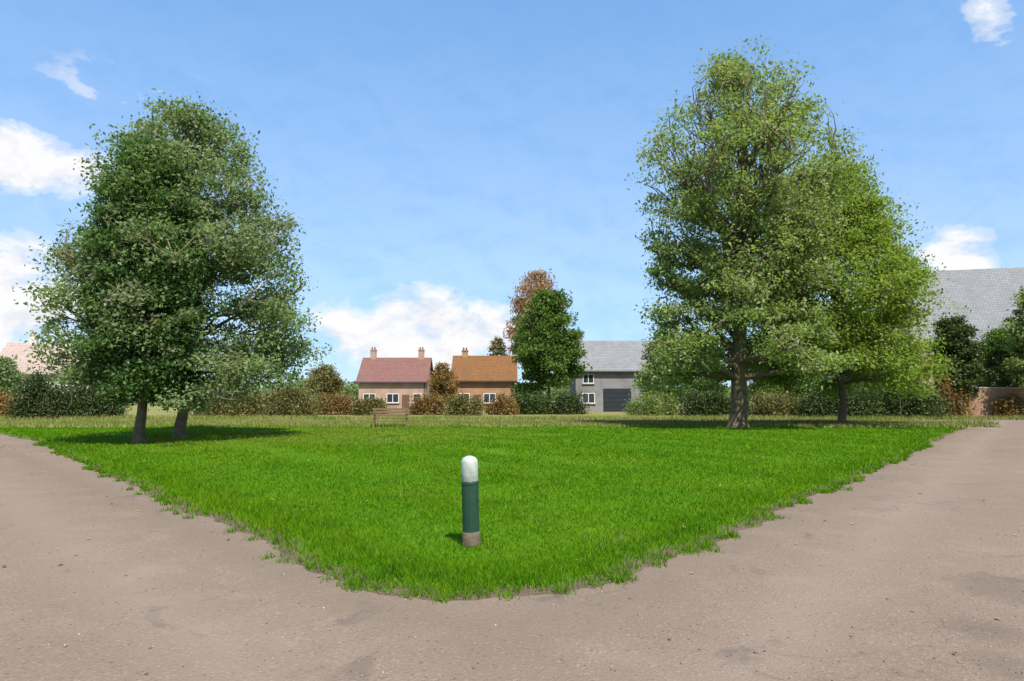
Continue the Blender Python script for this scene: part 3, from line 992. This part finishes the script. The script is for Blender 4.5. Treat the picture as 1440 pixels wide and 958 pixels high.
# garden wall on the right
M["brick_wall"] = brick_mat("brick_wall", (0.3, 0.14, 0.07), (0.38, 0.2, 0.11), (0.3, 0.25, 0.2))
xa, xb, yw = px(1335, 57), px(1500, 57), 57
gw = thing("garden_wall", "red brown brick garden wall with stone coping at the right road end", "wall", ((xa + xb) / 2, yw, 0))
MB().box((0, 0, 1.15), (xb - xa, .25, 2.5)).done("brickwork", M["brick_wall"], gw)
MB().box((0, 0, 2.46), (xb - xa + .06, .36, .11), .015).done("coping", M["stone"], gw)
for s in (-1, 1):
    p = MB().box((s * (xb - xa) / 2 + s * .26, 0, 1.3), (.48, .48, 3.0)).done("pier", M["brick_wall"], gw)
    MB().box((s * (xb - xa) / 2 + s * .26, 0, 2.86), (.6, .6, .12), .02).done("pier_cap", M["stone"], p)
for lb, lf, u, v, hp in (("dark green shrub hanging over the garden wall", "leaf_yew", 1405, 520, 40), ("brown leaved shrub in front of the garden wall", "leaf_rust", 1425, 548, 26), ("tall russet bush in front of the left end of the garden wall", "leaf_rust", 1340, 512, 24)):
    Y = 58.2 if "over" in lb else 55.8
    bush("shrub", lb, (px(u, Y), Y, 0), (2 * hp / F * Y, 1.8, hz(v, Y)), 6000, .17, M[lf], G2)

# bench on the far part of the green
M["bench_wood"] = rough_mat("bench_wood", (0.09, 0.055, 0.03), (0.17, 0.11, 0.06), 8, 0.8, 0.3)
bx_, by_ = gpt(549, 606)
bn_ = thing("park_bench", "weathered brown wooden bench facing the road at the back of the lawn", "bench", (bx_, by_, .19), R(8))
sb = MB()
for k in range(4):
    sb.box((0, -.2 + k * .125, .44), (1.8, .105, .035), .006)
sb.done("seat", M["bench_wood"], bn_)
bb = MB()
rt = Matrix.Rotation(R(-14), 3, "X")
for k in range(3):
    bb.box((0, .27 + k * .045, .58 + k * .14), (1.8, .03, .11), .006, rt)
bb.done("backrest", M["bench_wood"], bn_)
for s in (-.78, .78):
    MB().box((s, -.18, .21), (.07, .07, .43), .006).done("leg", M["bench_wood"], bn_)
    MB().box((s, .24, .42), (.07, .07, .85), .006, Matrix.Rotation(R(-6), 3, "X")).done("leg", M["bench_wood"], bn_)
    MB().box((s, 0, .63), (.08, .5, .04), .008).box((s, -.2, .53), (.05, .05, .17)).done("armrest", M["bench_wood"], bn_)

# far wood closing the view
cl = []
for k in range(420):
    a = R(-62) + R(124) * k / 420 + RNG.normal() * .004
    r = RNG.uniform(190, 235)
    H = RNG.uniform(3.2, 6.2) + 1.2 * math.sin(k * .09)
    c = np.array([math.sin(a) * r, math.cos(a) * r, 0])
    nn = 140
    q = c + RNG.normal(size=(nn, 3)) * np.array([1.9, 1.9, 0]) + np.c_[np.zeros((nn, 2)), RNG.uniform(0.1, 1, size=nn) ** .7 * H]
    cl.append(q)
far = struct("far_wood", leaves_mesh("far_wood", np.concatenate(cl), 1.0, .3, .8), M["leaf_mid"], "stuff")

# ------------------------------------------------------------------ light and sky
SUN_EL, SUN_AZ = R(57), R(158)
sd = Vector((math.sin(SUN_AZ) * math.cos(SUN_EL), math.cos(SUN_AZ) * math.cos(SUN_EL), math.sin(SUN_EL)))
sl_ = bpy.data.lights.new("sun", "SUN")
sl_.energy = 4.6
sl_.angle = R(0.5)
sl_.color = (1.0, 0.95, 0.87)
so = bpy.data.objects.new("sun", sl_)
COL.objects.link(so)
so.location = sd * 200
so.rotation_euler = sd.to_track_quat("Z", "Y").to_euler()

w = bpy.data.worlds.new("World")
scene.world = w
w.use_nodes = True
t = NT(w.node_tree)
t.n.clear()
sky = t.new("ShaderNodeTexSky", sky_type="NISHITA")
sky.sun_disc = False
sky.sun_elevation = SUN_EL
sky.sun_rotation = SUN_AZ
sky.air_density = 1.0
sky.dust_density = 0.4
sky.ozone_density = 1.2
co = t.new("ShaderNodeTexCoord").outputs["Generated"]
nv = t.new("ShaderNodeVectorMath", operation="NORMALIZE")
t.l.new(co, nv.inputs[0])
sp = t.new("ShaderNodeSeparateXYZ")
t.l.new(nv.outputs[0], sp.inputs[0])
az = t.math("ARCTAN2", sp.outputs[0], sp.outputs[1])
el = t.math("ARCSINE", sp.outputs[2])
blobs = []
for (u, v, hw, hh, amp) in [(20, 225, 170, 58, 1.0), (10, 420, 130, 130, 1.0), (600, 470, 190, 78, 1.0), (700, 480, 120, 50, .8), (1350, 352, 62, 56, 1.0), (1430, 20, 110, 70, .2), (200, 135, 170, 55, .15)]:
    x_, z_ = ray(u, v)
    a0 = math.atan2(x_, 1)
    e0 = math.atan2(z_, math.hypot(x_, 1))
    k = math.cos(a0)
    wa, we = hw / F * k, hh / F * k
    da = t.math("DIVIDE", t.math("SUBTRACT", az, a0), wa)
    de = t.math("DIVIDE", t.math("SUBTRACT", el, e0), we)
    q = t.math("ADD", t.math("MULTIPLY", da, da), t.math("MULTIPLY", de, de))
    blobs.append(t.math("MULTIPLY", t.math("SUBTRACT", 1.0, q, clamp=True), amp))
s = blobs[0]
for b_ in blobs[1:]:
    s = t.math("MAXIMUM", s, b_)
# clouds all round elsewhere (behind the camera)
cb = t.new("ShaderNodeCombineXYZ")
t.put(cb.inputs[0], t.math("MULTIPLY", az, 1.0))
t.put(cb.inputs[1], t.math("MULTIPLY", el, 1.7))
nz = t.noise(cb.outputs[0], 9, 12, 0.62, 0.25)
rear = t.math("MULTIPLY", t.math("LESS_THAN", sp.outputs[1], -0.2), t.ramp(t.noise(cb.outputs[0], 1.6, 3), [(.5, 0.0), (.65, .9)]))
s = t.math("MAXIMUM", s, rear)
den = t.math("ADD", t.math("MULTIPLY", s, 0.85), t.math("MULTIPLY", t.math("SUBTRACT", nz, 0.5), 2.3))
alpha = t.ramp(den, [(0.12, 0.0), (0.36, 0.5), (0.68, 1.0)], "EASE")
alpha = t.math("MULTIPLY", alpha, t.ramp(s, [(0.0, 0.0), (0.12, 1.0)]))
veil = t.ramp(el, [(0.0, 0.36), (0.2, 0.27), (0.36, 0.15), (0.6, 0.02)])
veil = t.math("MULTIPLY", veil, t.math("ADD", 0.65, t.math("MULTIPLY", t.noise(cb.outputs[0], 2.2, 6, .6, .8), 0.7)))
alpha = t.math("MAXIMUM", alpha, veil)
cb2 = t.new("ShaderNodeVectorMath", operation="ADD")
t.l.new(cb.outputs[0], cb2.inputs[0])
cb2.inputs[1].default_value = (0.012, 0.03, 0)
lit = t.math("ADD", 0.5, t.math("MULTIPLY", t.math("SUBTRACT", nz, t.noise(cb2.outputs[0], 9, 12, 0.62, 0.25)), 1.6))
shade = t.ramp(lit, [(.3, (.78, .82, .9)), (.55, (.98, .98, 1.0)), (.75, (1.0, 1.0, 1.0))])
b1 = t.new("ShaderNodeBackground")
sc_ = t.mix(1.0, sky.outputs[0], (0.225, 0.225, 0.225), "MULTIPLY")
gm = t.new("ShaderNodeGamma")
gm.inputs[1].default_value = 0.5
t.l.new(sc_, gm.inputs[0])
t.put(b1.inputs[0], t.mix(1.0, gm.outputs[0], (1.59, 2.93, 4.45), "MULTIPLY"))
b1.inputs[1].default_value = 0.135
b2 = t.new("ShaderNodeBackground")
t.put(b2.inputs[0], shade)
b2.inputs[1].default_value = 0.6
mx = t.new("ShaderNodeMixShader")
t.put(mx.inputs[0], alpha)
t.l.new(b1.outputs[0], mx.inputs[1])
t.l.new(b2.outputs[0], mx.inputs[2])
ow = t.new("ShaderNodeOutputWorld")
t.l.new(mx.outputs[0], ow.inputs[0])

scene.view_settings.view_transform = "Standard"
scene.view_settings.look = "None"
scene.view_settings.exposure = 0.75
scene.view_settings.gamma = 1.0
scene.view_settings.use_curve_mapping = False
scene.render.engine = "CYCLES"
scene.cycles.max_bounces = 6
scene.cycles.transparent_max_bounces = 8
scene.cycles.use_denoising = True
